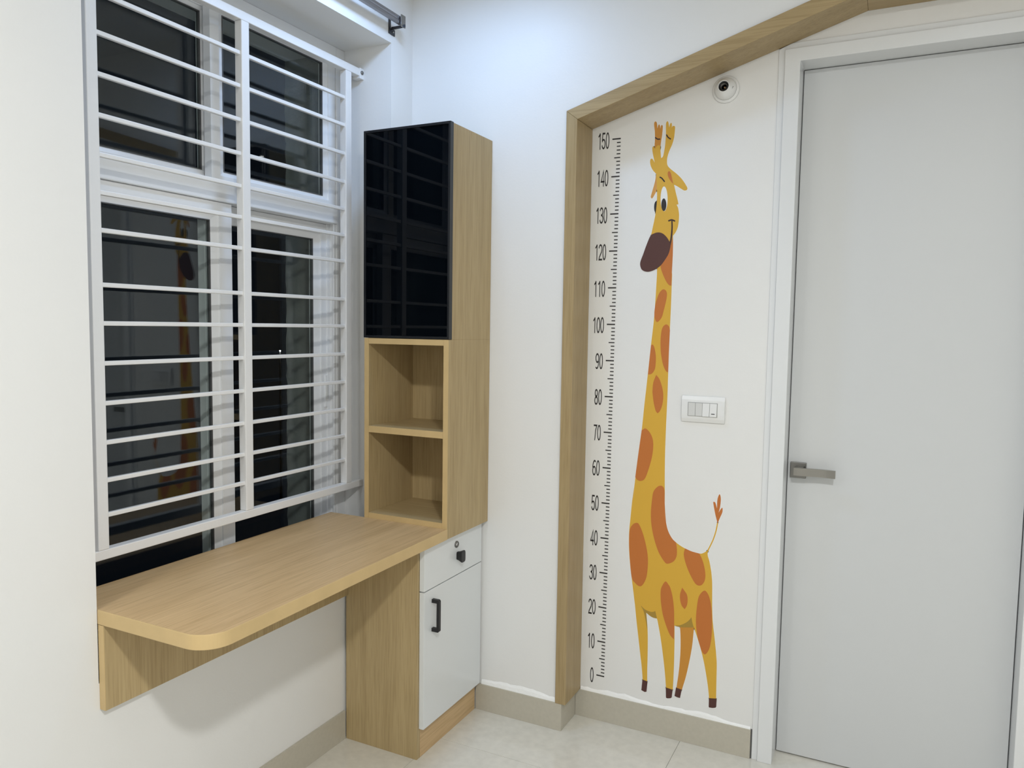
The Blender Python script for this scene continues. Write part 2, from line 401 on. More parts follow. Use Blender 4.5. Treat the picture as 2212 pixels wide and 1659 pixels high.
# ---- desk
def desk_poly(r=.062, inset=0.0):
    fx = .338; pts = []
    xb, yb = -.140, oy0+.002
    pts.append((xb, yb-0)); 
    cx, cy = fx-r, yb+r
    for k in range(13):
        a = -math.pi/2 + (math.pi/2)*k/12
        pts.append((cx+r*math.cos(a), cy+r*math.sin(a)))
    pts.append((CXR, CYF-.0005)); pts.append((xb, CYF-.0005))
    return pts
dk = empty('desk', (.1, -.9, DU), 'long light wood desk with rounded corner under the window', 'desk')
bm = bmesh.new(); pts = desk_poly()
def slab(bm, pts, z0, z1, top_mi=0, side_mi=0):
    a = [bm.verts.new((p[0], p[1], z0)) for p in pts]; b = [bm.verts.new((p[0], p[1], z1)) for p in pts]
    f = bm.faces.new(a[::-1]); f.material_index = top_mi; f = bm.faces.new(b); f.material_index = top_mi
    n = len(pts)
    for i in range(n):
        f = bm.faces.new((a[i], a[(i+1) % n], b[(i+1) % n], b[i])); f.material_index = side_mi
slab(bm, pts, DU, DT)
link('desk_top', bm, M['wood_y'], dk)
# edge band: a strip following the exposed edges
bm = bmesh.new(); edge = pts[0:1]+pts[1:15]; edge = [(0.001, oy0+.002)]+pts[1:15]; rows = []
for i, p in enumerate(edge):
    a = Vector(edge[max(i-1, 0)]); b = Vector(edge[min(i+1, len(edge)-1)]); t = (b-a).normalized(); nrm = Vector((t.y, -t.x))
    q = Vector(p); o = q+nrm*.0012; i_ = q-nrm*.0002
    rows.append([bm.verts.new((*i_, DU-.0002)), bm.verts.new((*o, DU)), bm.verts.new((*(o+nrm*.0003), DU+.001)), bm.verts.new((*(o+nrm*.0003), DT-.001)), bm.verts.new((*o, DT+.0001)), bm.verts.new((*i_, DT+.0003))])
for a, b in zip(rows, rows[1:]):
    for q in range(6): bm.faces.new((a[q], a[(q+1) % 6], b[(q+1) % 6], b[q]))
bm.faces.new(rows[0]); bm.faces.new(rows[-1][::-1])
link('edge_band', bm, M['edge'], dk)
box('back_panel', .0005, .018, oy0+.003, -.5045, .480, DU-.0005, M['wood_z'], dk, bev=.0006)
box('panel_end_strip', .0005, .018, oy0+.0015, oy0+.003, .481, DU-.0015, M['edge_z'], dk)

# ---- lower cabinet under the desk end
XK, LY0 = .2823, -.504
lc = empty('base_cabinet', (.15, -.3, 0), 'low wood cabinet with white drawer and white door under the desk', 'cabinet')
box('side_panel', .009, XK, LY0, LY0+.018, 0, DU-.0005, M['wood_z'], lc, bev=.0006)
box('cabinet_body', .009, XK-.001, LY0+.0185, CYB-.009, .10, DU-.0008, M['wood_z'], lc)
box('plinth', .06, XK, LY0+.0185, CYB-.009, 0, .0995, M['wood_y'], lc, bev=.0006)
FX = XK+.018
dr = box('drawer_front', XK+.001, FX, LY0+.009, CYB-.0055, .5335, .6735, M['laminate'], lc, bev=.0008)
dw = box('cabinet_door', XK+.001, FX, LY0+.009, CYB-.0055, .097, .5305, M['laminate'], lc, bev=.0008)
box('shadow_gap', XK-.0005, XK+.004, LY0+.0095, CYB-.006, .5307, .5333, M['gasket'], lc)
# lock
bm = bmesh.new(); ly, lz = -.305, .6355
add_lathe(bm, [(.0112, 0), (.0112, .003), (.0098, .0042), (.0078, .0042), (.0075, .0030), (.0001, .0030)], (FX, ly, lz), (1, 0, 0), 28)
lk = link('lock', bm, M['steel_dark'], dr)
bm = bmesh.new(); add_lathe(bm, [(.0062, .003), (.0062, .0040), (.0001, .0042)], (FX, ly, lz), (1, 0, 0), 24); link('lock_core', bm, M['chrome'], dr)
box('keyhole', FX+.0040, FX+.0044, ly-.0006, ly+.0006, lz-.0028, lz+.0028, M['socket_in'], dr)
# knob: narrow foot flaring to a rounded square face
bm = bmesh.new(); ky, kz = -.296, .596; rows = []
for d, hw, hh in ((0, .0080, .0130), (.006, .0085, .0140), (.018, .0125, .0190), (.0215, .0128, .0196), (.0230, .0118, .0184)):
    ring = []
    for k in range(24):
        a = 2*math.pi*k/24; c, s = math.cos(a), math.sin(a)
        ring.append(bm.verts.new((FX+d, ky+hw*math.copysign(abs(c)**.45, c), kz+hh*math.copysign(abs(s)**.45, s))))
    rows.append(ring)
for a, b in zip(rows, rows[1:]):
    for k in range(24): bm.faces.new((a[k], a[(k+1) % 24], b[(k+1) % 24], b[k]))
bm.faces.new(rows[0][::-1]); bm.faces.new(rows[-1]); link('knob', bm, M['black'], dr)
# bow handle
bm = bmesh.new(); hy, hz0, hz1, pr = -.447, .396, .499, .027
hp = [(0, hz0), (0, hz0+.0115), (pr-.009, hz0+.0115), (pr-.009, hz1-.0115), (0, hz1-.0115), (0, hz1), (pr-.004, hz1), (pr, hz1-.004), (pr, hz0+.004), (pr-.004, hz0)]
add_prism_xz(bm, [(FX+a, b) for a, b in hp], hy-.006, hy+.006, .0008); link('door_handle', bm, M['black'], dw)

# ---- tall shelf cabinet standing on the desk
sc = empty('shelf_cabinet', (.16, -.26, DT), 'tall wood cabinet with black glass door and two open niches', 'cabinet')
DB = CYF+.019                    # carcase front behind the glass door
NZ = [(DT, .7265), (.994, 1.0155), (1.284, 1.3025)]
ZT = 1.9615
PT = .0175
bp = lambda n, *a, m='wood_z': box(n, *a, M[m], sc, bev=.0005)
bm = bmesh.new(); add_box(bm, CXR-PT, CXR, CYF, CYB, DU, 1.3025, .0005); add_box(bm, CXR-PT, CXR, DB, CYB, 1.3025, ZT, .0005)
link('side_panel', bm, M['wood_z'], sc)
bm = bmesh.new(); add_box(bm, 0.0005, PT, CYF, CYB, DT, 1.3025, .0005); add_box(bm, 0.0005, PT, DB, CYB, 1.3025, ZT, .0005)
link('side_panel', bm, M['wood_z'], sc)
bp('back_panel', PT, CXR-PT, CYB-.012, CYB, DT, ZT)
bp('bottom_board', PT, CXR-PT, CYF+.0005, CYB-.012, *NZ[0], m='wood_x')
bp('shelf', PT, CXR-PT, CYF+.0005, CYB-.012, *NZ[1], m='wood_x')
bp('divider_board', PT, CXR-PT, CYF+.0005, CYB-.012, *NZ[2], m='wood_x')
bp('top_board', PT, CXR-PT, DB+.0005, CYB-.012, ZT-.018, ZT, m='wood_x')
# paler edge bands on the front edges
eb = .0012
box('edge_band', 0.0005, PT, CYF-eb, CYF, DT+.0002, 1.3025, M['edge_z'], sc)
box('edge_band', CXR-PT, CXR, CYF-eb, CYF, DU, 1.3025, M['edge_z'], sc)
for z0, z1 in NZ: box('edge_band', PT+.0004, CXR-PT-.0004, CYF-eb, CYF, z0+.0003, z1-.0003, M['edge_z'], sc)
# glass door in slim black frame
GZ0, GZ1 = 1.304, 1.963
fy_ = CYF-.001; FW = .0075
gd = boxes('glass_door', [(-.003, FW-.003, fy_, DB-.0015, GZ0, GZ1), (CXR+.001-FW, CXR+.001, fy_, DB-.0015, GZ0, GZ1),
                          (FW-.003, CXR+.001-FW, fy_, DB-.0015, GZ0, GZ0+FW), (FW-.003, CXR+.001-FW, fy_, DB-.0015, GZ1-FW, GZ1)], M['black_frame'], sc, bev=.0006)
box('glass_panel', FW-.003, CXR+.001-FW, fy_+.003, fy_+.007, GZ0+FW, GZ1-FW, M['black_glass'], gd)

# ================================================================== WINDOW GRILLE
gx = -.115
gr = empty('window_grille', (gx-.012, (oy0+oy1)/2, .778), 'white painted steel window grille of horizontal bars', 'grille')
GT = .026
posts = [(-1.265, -1.237), (-.801, -.772), (-.346, -.317)]
for a, b in posts: box('post', gx-GT, gx, a, b, .800, 2.186, M['grille'], gr, bev=.002)
box('rail', gx-GT, gx, oy0, oy1, .776, .800, M['grille'], gr, bev=.002)
box('rail', gx-GT, gx, oy0, oy1, 2.186, 2.211, M['grille'], gr, bev=.002)
zs = [2.097, 2.007, 1.914, 1.821, 1.731, 1.644, 1.557, 1.430, 1.3395, 1.245, 1.150, 1.056, .965, .881]
for (a, b) in ((posts[0][1], posts[1][0]), (posts[1][1], posts[2][0])):
    proto = None; bc = gx-.011
    for z in zs:
        if proto is None:
            bm = bmesh.new(); add_box(bm, bc-.0055, bc+.0055, a-.004, b+.004, z-.0055, z+.0055, .0018)
            proto = link('bar', bm, M['grille'], gr); z00 = z
        else: copy_obj(proto, gr, (0, 0, z-z00))
# fixing lugs with a bolt on the right jamb
lug = box('fixing_lug', gx-GT-.002, gx+.0015, oy1-.022, oy1, 2.178, 2.213, M['grille'], gr, bev=.001)
bm = bmesh.new(); add_lathe(bm, [(.0062, 0), (.0062, .003), (.004, .005), (.0001, .0055)], (gx+.0015, oy1-.011, 2.198), (1, 0, 0), 16); link('bolt', bm, M['steel_dark'], lug)

# ================================================================== CURTAIN TRACK
ct = empty('curtain_track', (.03, -.30, 2.33), 'grey metal curtain track on a bracket above the window', 'curtain track')
tx = .040; tz0, tz1 = 2.334, 2.358
prof = [(tx-.006, tz0), (tx+.006, tz0), (tx+.006, tz0+.009), (tx+.0045, tz0+.0105), (tx+.0045, tz0+.0135), (tx+.006, tz0+.015), (tx+.006, tz1), (tx-.006, tz1)]
prism_xz('rail', prof, -2.0, -.258, M['track'], ct, bev=.0006)
for yb in (-.268, -1.35):
    b = boxes('bracket', [(0, .003, yb-.003, yb+.009, 2.310, 2.366), (0, .003, yb+.009, yb+.032, 2.309, 2.330), (.003, .058, yb+.009, yb+.013, tz0-.010, tz0-.0005)], M['bracket'], ct, bev=.001)
    box('clip_plate', .049, .053, yb-.003, yb+.021, tz0-.010, tz1+.005, M['steel'], b, bev=.0012)
    bm = bmesh.new()
    for zz in (2.320, 2.320): add_lathe(bm, [(.0035, 0), (.003, .0015), (.0001, .002)], (.003, yb+.021, zz), (1, 0, 0), 12)
    link('screw', bm, M['chrome'], b)

# ================================================================== WALL FITTINGS
# bulb holder
hx, hzc = 1.055, 2.074
lh = empty('bulb_holder', (hx, 0, hzc), 'round white bulb holder without a bulb under the sloping trim', 'lamp holder')
bm = bmesh.new(); add_lathe(bm, [(.0405, 0), (.0405, .004), (.0385, .0065), (.034, .0075)], (hx, 0, hzc), (0, -1, 0), 48); link('base_ring', bm, M['plastic'], lh)
bm = bmesh.new(); add_lathe(bm, [(.033, .006), (.0325, .014), (.029, .024), (.023, .032), (.0185, .038), (.0170, .041), (.0155, .0415), (.0150, .039), (.0150, .020), (.0001, .020)], (hx, 0, hzc), (0, -1, 0), 48); hb = link('holder_dome', bm, M['plastic'], lh)
bm = bmesh.new(); add_lathe(bm, [(.0148, .0205), (.0148, .0385), (.0118, .0385), (.0118, .022), (.0001, .022)], (hx, 0, hzc), (0, -1, 0), 36); link('socket', bm, M['socket_in'], lh)
bm = bmesh.new(); add_lathe(bm, [(.0098, .022), (.0098, .0355), (.0092, .0355), (.0092, .022)], (hx, 0, hzc), (0, -1, 0), 36); link('socket_sleeve', bm, M['steel_dark'], lh)
bm = bmesh.new()
for dx, dz in ((.002, -.002),): add_lathe(bm, [(.0028, .022), (.0028, .031), (.0001, .032)], (hx+dx, 0, hzc+dz), (0, -1, 0), 14)
link('contact', bm, M['brass'], lh)
bm = bmesh.new()
for k in range(3):
    c = Vector((hx+.0245+.0016*k-.0016, -.0268, hzc-.008+.003*k))
    add_tube(bm, c+Vector((-.0008, -.0022, -.0012)), c+Vector((.0008, -.0022, .0012)), .0007, 6)
link('moulded_mark', bm, M['ink'], hb)

# switch plate
sp = empty('switch_plate', (1.019, 0, 1.0945), 'white switch plate with four modules between giraffe and door', 'switch')
bm = bmesh.new(); x0, x1, z0, z1 = .9515, 1.0865, 1.053, 1.136; rows = []
for (zz, yy) in ((z0, 0), (z0+.0005, -.0055), (z0+.012, -.0095), (z0+.028, -.0108), (z1-.028, -.0108), (z1-.012, -.0095), (z1-.0005, -.0055), (z1, 0)):
    rows.append((bm.verts.new((x0, yy, zz)), bm.verts.new((x1, yy, zz))))
for a, b in zip(rows, rows[1:]): bm.faces.new((a[0], a[1], b[1], b[0]))
bm.faces.new([r[0] for r in rows]); bm.faces.new([r[1] for r in rows][::-1]); bm.faces.new((rows[0][0], rows[-1][0], rows[-1][1], rows[0][1]))
bmesh.ops.recalc_face_normals(bm, faces=bm.faces)
bmesh.ops.bevel(bm, geom=[e for e in bm.edges], offset=.0008, segments=2, affect='EDGES')
link('cover', bm, M['plastic'], sp)
box('module_recess', .9718, 1.0648, -.0112, -.004, 1.0725, 1.1165, M['seam'], sp, bev=.0006)
mxs = [.9732, .9956, 1.0180, 1.0404, 1.0634]
for k in range(4):
    a, b = mxs[k]+.0006, mxs[k+1]-.0006
    if k < 2: box('blank_module', a, b, -.0122, -.006, 1.0738, 1.1150, M['plastic_grey'], sp, bev=.0006)
    else:
        bm = bmesh.new()
        v = [bm.verts.new(p) for p in ((a, -.006, 1.0738), (b, -.006, 1.0738), (b, -.006, 1.115), (a, -.006, 1.115), (a, -.0155, 1.0738), (b, -.0155, 1.0738), (b, -.0118, 1.115), (a, -.0118, 1.115))]
        for f in ((0, 1, 2, 3), (4, 5, 6, 7), (0, 1, 5, 4), (1, 2, 6, 5), (2, 3, 7, 6), (3, 0, 4, 7)): bm.faces.new([v[i] for i in f])
        bmesh.ops.recalc_face_normals(bm, faces=bm.faces); bmesh.ops.bevel(bm, geom=list(bm.edges), offset=.0005, segments=2, affect='EDGES')
        rk = link('rocker', bm, M['plastic'], sp)
        if k == 3: box('mark', a+.0055, b-.0055, -.0154, -.0140, 1.0815, 1.0838, M['ink'], rk)

# ================================================================== GIRAFFE STICKER
CROP = dict(A=(1390, 250, 9.755), B=(1370, 400, 7.538), C=(1360, 580, 5.928), D=(1350, 840, 5.928), E=(1340, 1030, 6.146), F=(1340, 1270, 6.146))
def wpt(k, x, y):
    ox, oy, s = CROP[k]; p = on_y(ox+x/s, oy+y/s, 0.0); return Vector((p.x, p.z))
def crom(p, n=5):
    if len(p) < 3: return p
    q = [p[0]*2-p[1]]+p+[p[-1]*2-p[-2]]; out = []
    for i in range(1, len(q)-2):
        a, b, c, d = q[i-1:i+3]
        for k in range(n):
            t = k/n; out.append(.5*((2*b)+(c-a)*t+(2*a-5*b+4*c-d)*t*t+(3*b-a-3*c+d)*t**3))
    out.append(p[-1]); return out
def outline(segs):
    """segs: smooth runs joined at corners; each run is [('A', x, y, x, y, ...), ...]"""
    out = []
    for s in segs:
        run = []
        for part in s:
            k = part[0]; c = part[1:]
            run += [wpt(k, c[i], c[i+1]) for i in range(0, len(c), 2)]
        c = crom(run); 
        if out and (out[-1]-c[0]).length < 1e-5: c = c[1:]
        out += c
    if (out[0]-out[-1]).length < 1e-5: out.pop()
    return out
def smooth_loop(*parts):
    run = []
    for part in parts:
        k = part[0]; c = part[1:]; run += [wpt(k, c[i], c[i+1]) for i in range(0, len(c), 2)]
    n = len(run); q = run[-1:]+run+run[:2]; out = []
    for i in range(1, n+1):
        a, b, c, d = q[i-1:i+3]
        for k in range(5):
            t = k/5; out.append(.5*((2*b)+(c-a)*t+(2*a-5*b+4*c-d)*t*t+(3*b-a-3*c+d)*t**3))
    return out
def ellipse(k, cx, cy, rx, ry, n=36):
    return [wpt(k, cx+rx*math.cos(2*math.pi*i/n), cy+ry*math.sin(2*math.pi*i/n)) for i in range(n)]
def stroke(k, pts, wd):
    P_ = crom([Vector((pts[i], pts[i+1])) for i in range(0, len(pts), 2)], 6); L_, R_ = [], []
    for i, p in enumerate(P_):
        t = (P_[min(i+1, len(P_)-1)]-P_[max(i-1, 0)]).normalized(); nn = Vector((-t.y, t.x))
        L_.append(p+nn*wd/2); R_.append(p-nn*wd/2)
    t = (P_[-1]-P_[-2]).normalized(); nn = Vector((-t.y, t.x))
    cap1 = [P_[-1]+nn*(wd/2*math.cos(a))+t*(wd/2*math.sin(a)) for a in [math.pi*i/8 for i in range(1, 8)]]
    t = (P_[1]-P_[0]).normalized(); nn = Vector((-t.y, t.x))
    cap0 = [P_[0]-nn*(wd/2*math.cos(a))-t*(wd/2*math.sin(a)) for a in [math.pi*i/8 for i in range(1, 8)]]
    return [wpt(k, p.x, p.y) for p in L_+cap1+R_[::-1]+cap0]
GLOC = Vector((wpt('F', 700, 1400).x, 0, wpt('F', 700, 1600).y))
gf = empty('giraffe_sticker', GLOC, 'tall yellow giraffe wall sticker with orange patches', 'wall sticker')
def layer(name, loop, mat, lev, parent=None):
    """one cut-out sheet of the sticker, filled with a constrained triangulation, front facing the room"""
    y1 = -.0004-.00022*lev; n = len(loop)
    res = delaunay_2d_cdt(loop, [(i, (i+1) % n) for i in range(n)], [list(range(n))], 1, 1e-7)
    bm = bmesh.new(); vs = [bm.verts.new((p.x, y1, p.y)) for p in res[0]]
    for t in res[2]:
        f = bm.faces.new([vs[i] for i in t]); f.normal_update()
        if f.normal.y > 0: f.normal_flip()
    cnt = {}
    for t in res[2]:
        for q in range(3):
            e = tuple(sorted((t[q], t[(q+1) % 3]))); cnt[e] = cnt.get(e, 0)+1
    back = {}
    for (i, j), c in cnt.items():
        if c == 1:
            for k in (i, j):
                if k not in back: back[k] = bm.verts.new((res[0][k].x, -.0001, res[0][k].y))
            bm.faces.new((vs[i], vs[j], back[j], back[i]))
    me = bpy.data.meshes.new(name); bmesh.ops.translate(bm, verts=bm.verts, vec=-GLOC); bm.to_mesh(me); bm.free(); me.materials.append(mat)
    o = bpy.data.objects.new(name, me); COL.objects.link(o); o.parent = gf; return o
def grow(loop, d):
    n = len(loop); area = sum(loop[i].x*loop[(i+1) % n].y-loop[(i+1) % n].x*loop[i].y for i in range(n)); sg = 1 if area > 0 else -1
    out = []
    for i in range(n):
        t1 = (loop[i]-loop[i-1]); t2 = (loop[(i+1) % n]-loop[i])
        if t1.length < 1e-7 or t2.length < 1e-7: out.append(loop[i]); continue
        t = (t1.normalized()+t2.normalized())
        if t.length < .25: out.append(loop[i]); continue
        t.normalize(); out.append(loop[i]+Vector((t.y, -t.x))*d*sg)
    return out
body = outline([
    [('A', 375, 895, 410, 860, 435, 760, 455, 640, 468, 500, 475, 380, 474, 250, 478, 160, 500, 118, 522, 130, 535, 190, 545, 250)],
    [('A', 545, 250, 555, 195, 575, 155, 592, 155, 600, 190, 598, 255)],
    [('A', 598, 255, 612, 225, 640, 215, 662, 225, 667, 260, 660, 350, 650, 440, 630, 530, 600, 620, 560, 710, 525, 800, 502, 890, 497, 960, 503, 1030, 530, 1080, 600, 1145, 690, 1215, 780, 1300, 850, 1390, 900, 1470, 925, 1520, 922, 1555, 890, 1575, 850, 1572, 780, 1530, 700, 1480, 645, 1455)],
    [('A', 645, 1455), ('B', 680, 130, 705, 230, 722, 312)],
    [('B', 722, 312, 690, 318)],
    [('B', 690, 318, 715, 370, 728, 450, 730, 520, 722, 620, 705, 700, 670, 775, 632, 825)],
    [('B', 632, 825, 630, 1100, 615, 1400), ('C', 545, 80, 540, 220, 530, 500, 517, 770, 505, 1050, 495, 1330, 485, 1640), ('D', 535, 300, 522, 600, 513, 900, 510, 1200, 513, 1450),
     ('E', 588, 200, 590, 350, 600, 520, 612, 630, 640, 730, 690, 820, 745, 875, 800, 915, 860, 950, 950, 990, 1050, 1018, 1100, 1012, 1165, 972)],
    [('E', 1165, 972, 1160, 1040, 1185, 1130, 1210, 1280, 1220, 1420), ('F', 1220, 100, 1220, 250, 1228, 450, 1250, 650, 1270, 850, 1280, 1000, 1277, 1200, 1272, 1475)],
    [('F', 1272, 1475, 1180, 1472)],
    [('F', 1180, 1472, 1165, 1320, 1140, 1150, 1105, 960, 1060, 780, 1010, 620, 978, 525)],
    [('F', 978, 525, 900, 523, 830, 522, 760, 512, 720, 500)],
    [('F', 720, 500, 720, 700, 715, 950, 708, 1150, 697, 1355)],
    [('F', 697, 1355, 608, 1332)],
    [('F', 608, 1332, 590, 1100, 565, 880, 535, 660, 500, 460, 487, 405)],
    [('F', 487, 405, 440, 395, 395, 370, 345, 328)],
    [('F', 345, 328, 358, 480, 365, 640, 363, 900, 358, 1080, 357, 1245)],
    [('F', 357, 1245, 298, 1225)],
    [('F', 298, 1225, 285, 1050, 262, 850, 240, 650, 215, 430, 195, 220), ('E', 190, 1659, 165, 1450, 140, 1250, 122, 1050, 115, 870, 120, 700, 135, 550, 155, 350, 180, 150),
     ('D', 100, 1430, 135, 1130, 170, 850, 215, 530, 250, 200), ('C', 200, 1659, 235, 1350, 275, 980, 310, 680, 330, 430, 350, 100), ('B', 372, 1400, 378, 1340)],
    [('B', 378, 1340, 290, 1000, 275, 820)],
    [('B', 275, 820, 300, 700, 330, 560, 350, 450, 365, 330, 373, 200), ('A', 285, 1560, 282, 1450, 276, 1330, 272, 1230)],
    [('A', 272, 1230, 200, 1150, 155, 1060, 140, 980, 150, 920, 178, 905, 205, 930, 238, 990)],
    [('A', 238, 990, 215, 880, 195, 780, 187, 690, 205, 645, 225, 660, 240, 690)],
    [('A', 240, 690, 262, 665, 290, 635, 320, 622, 345, 632, 354, 660)],
    [('A', 354, 660, 362, 760, 372, 880, 375, 895)],
])
horn = outline([
    [('A', 250, 720, 235, 640, 243, 500, 240, 330, 225, 200, 232, 140, 258, 122, 282, 150, 298, 270)],
    [('A', 298, 270, 312, 210, 328, 185, 345, 200, 355, 275)],
    [('A', 355, 275, 368, 215, 388, 197, 405, 210, 408, 260, 395, 400, 375, 530, 352, 690, 330, 740, 250, 720)]])
far_leg = outline([[('F', 792, 505, 800, 650, 798, 850, 780, 1080, 745, 1330)], [('F', 745, 1330, 815, 1358)], [('F', 815, 1358, 870, 1180, 920, 960, 955, 760, 978, 530)], [('F', 978, 530, 900, 490, 792, 505)]])
ear_far = smooth_loop(('A', 268, 1245, 240, 1400, 180, 1610), ('B', 275, 165, 270, 195, 283, 215, 300, 210, 335, 150, 368, 75), ('A', 284, 1450, 282, 1330))
tail = stroke('E', (1160, 985, 1230, 840, 1270, 720, 1291, 615), 17)
tuft = outline([[('E', 1292, 618, 1262, 500, 1235, 350, 1243, 332, 1262, 345, 1285, 420)], [('E', 1285, 420, 1290, 300, 1318, 230, 1335, 290, 1325, 400, 1305, 475)], [('E', 1305, 475, 1340, 420, 1357, 415, 1355, 470, 1325, 540, 1292, 618)]])
nose = smooth_loop(('B', 265, 830, 330, 785, 395, 770, 460, 785, 520, 835, 565, 900, 590, 960, 590, 1010, 560, 1120, 500, 1220, 430, 1310, 340, 1375, 250, 1408, 180, 1405, 125, 1375, 100, 1310, 105, 1240, 150, 1120, 200, 980))
def poly(k, *c): return [wpt(k, c[i], c[i+1]) for i in range(0, len(c), 2)]
hoofs = [poly('F', 295, 1215, 362, 1240, 348, 1376, 325, 1380, 280, 1355), poly('F', 605, 1320, 695, 1350, 683, 1452, 665, 1463, 625, 1464, 607, 1455),
         poly('F', 740, 1322, 815, 1350, 793, 1460, 755, 1450, 720, 1432), poly('F', 1177, 1462, 1280, 1468, 1274, 1575, 1265, 1588, 1225, 1592, 1180, 1585, 1174, 1575)]
for lp in (body, horn, far_leg, ear_far, tail, tuft, nose, *hoofs, ellipse('B', 360, 360, 36, 100)):
    layer('white_border', grow(lp, .0022), M['stickwhite'], 0)
layer('far_leg', far_leg, M['amber'], 1); layer('far_ear', ear_far, M['amber2'], 1); layer('far_horn', horn, M['amber'], 1)
layer('far_eye', ellipse('B', 360, 360, 36, 100), M['ink'], 1)
layer('tail', tail, M['yellow'], 1); layer('tail_tuft', tuft, M['orange'], 2)
bd = layer('body', body, M['yellow'], 2)
sh1 = outline([[('F', 272, 232, 330, 285, 400, 315, 440, 316, 465, 305)], [('F', 465, 305, 475, 350, 487, 405)], [('F', 487, 405, 440, 395, 395, 370, 345, 328)], [('F', 345, 328, 358, 480, 362, 570)], [('F', 362, 570, 340, 440, 310, 310, 272, 232)]])
sh2 = outline([[('F', 720, 500, 800, 492, 880, 455, 920, 420, 945, 388)], [('F', 945, 388, 955, 450, 975, 523)], [('F', 975, 523, 900, 523, 830, 522, 760, 512, 720, 500)]])
layer('belly_shading', sh1, M['olive'], 3); layer('belly_shading', sh2, M['olive'], 3)
patches = [
    outline([[('B', 632, 850, 630, 1100, 615, 1400, 606, 1635)], [('B', 606, 1635, 575, 1630, 530, 1580, 480, 1480, 440, 1370, 430, 1310)], [('B', 430, 1310, 500, 1200, 560, 1100, 600, 960, 632, 850)]]),
    smooth_loop(('C', 440, 267, 475, 300, 475, 380, 440, 530, 410, 630, 355, 686, 325, 640, 318, 570, 335, 450, 370, 340, 405, 285)),
    outline([[('C', 517, 790, 505, 1050, 495, 1330)], [('C', 495, 1330, 465, 1310, 430, 1230, 405, 1100, 397, 950, 408, 810, 430, 745, 470, 716, 505, 740, 517, 790)]]),
    outline([[('C', 237, 1357, 256, 1160, 275, 985)], [('C', 275, 985, 295, 975, 318, 1010, 337, 1120, 332, 1250, 315, 1310, 280, 1350, 237, 1357)]]),
    outline([[('C', 342, 1362, 385, 1420, 420, 1530, 432, 1630), ('D', 480, 200, 450, 280, 420, 313)], [('D', 420, 313, 395, 280, 370, 180, 355, 60), ('C', 295, 1560, 305, 1460, 342, 1362)]]),
    outline([[('D', 133, 1130, 170, 850, 215, 530)], [('D', 215, 530, 265, 507, 320, 560, 355, 640, 363, 740, 345, 880, 300, 1040, 255, 1150, 205, 1178, 160, 1165, 133, 1130)]]),
    outline([[('E', 588, 180, 590, 350, 600, 520, 612, 630, 640, 730, 690, 820, 742, 872)], [('E', 742, 872, 752, 960, 748, 1050, 710, 1120, 635, 1152, 590, 1130, 510, 1000, 450, 820, 415, 640, 407, 480, 420, 320, 440, 200, 490, 135, 540, 117, 575, 140, 588, 180)]]),
    smooth_loop(('E', 220, 610, 255, 640, 300, 750, 340, 900, 365, 1050, 365, 1200, 345, 1340, 300, 1430, 255, 1452, 200, 1410, 152, 1330, 128, 1080, 119, 870, 128, 700, 170, 630)),
    outline([[('E', 860, 950, 950, 990, 1050, 1018)], [('E', 1050, 1018, 1085, 1090, 1115, 1190, 1130, 1300, 1120, 1380, 1080, 1435, 1030, 1440, 985, 1400, 920, 1280, 870, 1150, 843, 1030, 860, 950)]]),
    outline([[('F', 716, 450, 716, 560, 712, 680)], [('F', 712, 680, 660, 620, 610, 500, 565, 350, 540, 180, 537, 40), ('E', 555, 1450, 600, 1388, 640, 1430), ('F', 665, 0, 695, 120, 713, 280, 716, 450)]]),
    outline([[('E', 822, 1470, 865, 1530), ('F', 885, 90, 895, 150, 885, 230, 855, 282)], [('F', 855, 282, 815, 230, 795, 150, 795, 80), ('E', 822, 1470)]]),
    smooth_loop(('F', 1110, 37, 1155, 65, 1190, 150, 1210, 270, 1218, 420, 1215, 600, 1190, 780, 1140, 872, 1095, 860, 1050, 740, 1015, 580, 1005, 420, 1018, 250, 1045, 110)),
]
for p in patches: layer('patch', p, M['orange'], 4)
layer('ear_patch', outline([[('A', 630, 1440, 600, 1310, 575, 1205, 545, 1170, 522, 1185, 513, 1225, 525, 1290, 570, 1370, 630, 1440)]]), M['orange'], 4)
for h in hoofs: layer('hoof', h, M['brown'], 4)
layer('eye_white', ellipse('B', 488, 224, 57, 202), M['stickwhite'], 4); layer('pupil', ellipse('B', 484, 320, 41, 103), M['ink'], 5)
layer('eyebrow', stroke('A', (352, 1297, 390, 1320, 442, 1385), 27), M['ink'], 4)
layer('horn_stripe', stroke('A', (256, 465, 300, 495, 343, 494), 27), M['mouth'], 4); layer('horn_stripe', stroke('A', (490, 408, 520, 455, 570, 490), 27), M['mouth'], 4)
layer('mouth', outline([[('B', 606, 580, 626, 580)], [('B', 626, 580, 629, 700, 618, 860, 590, 1000)], [('B', 590, 1000, 575, 930)], [('B', 575, 930, 590, 870, 602, 760, 607, 680, 606, 580)]]), M['mouth'], 5)
layer('smile', stroke('B', (565, 580, 612, 566, 658, 582), 24), M['mouth'], 5)
layer('nose', nose, M['brown'], 6)

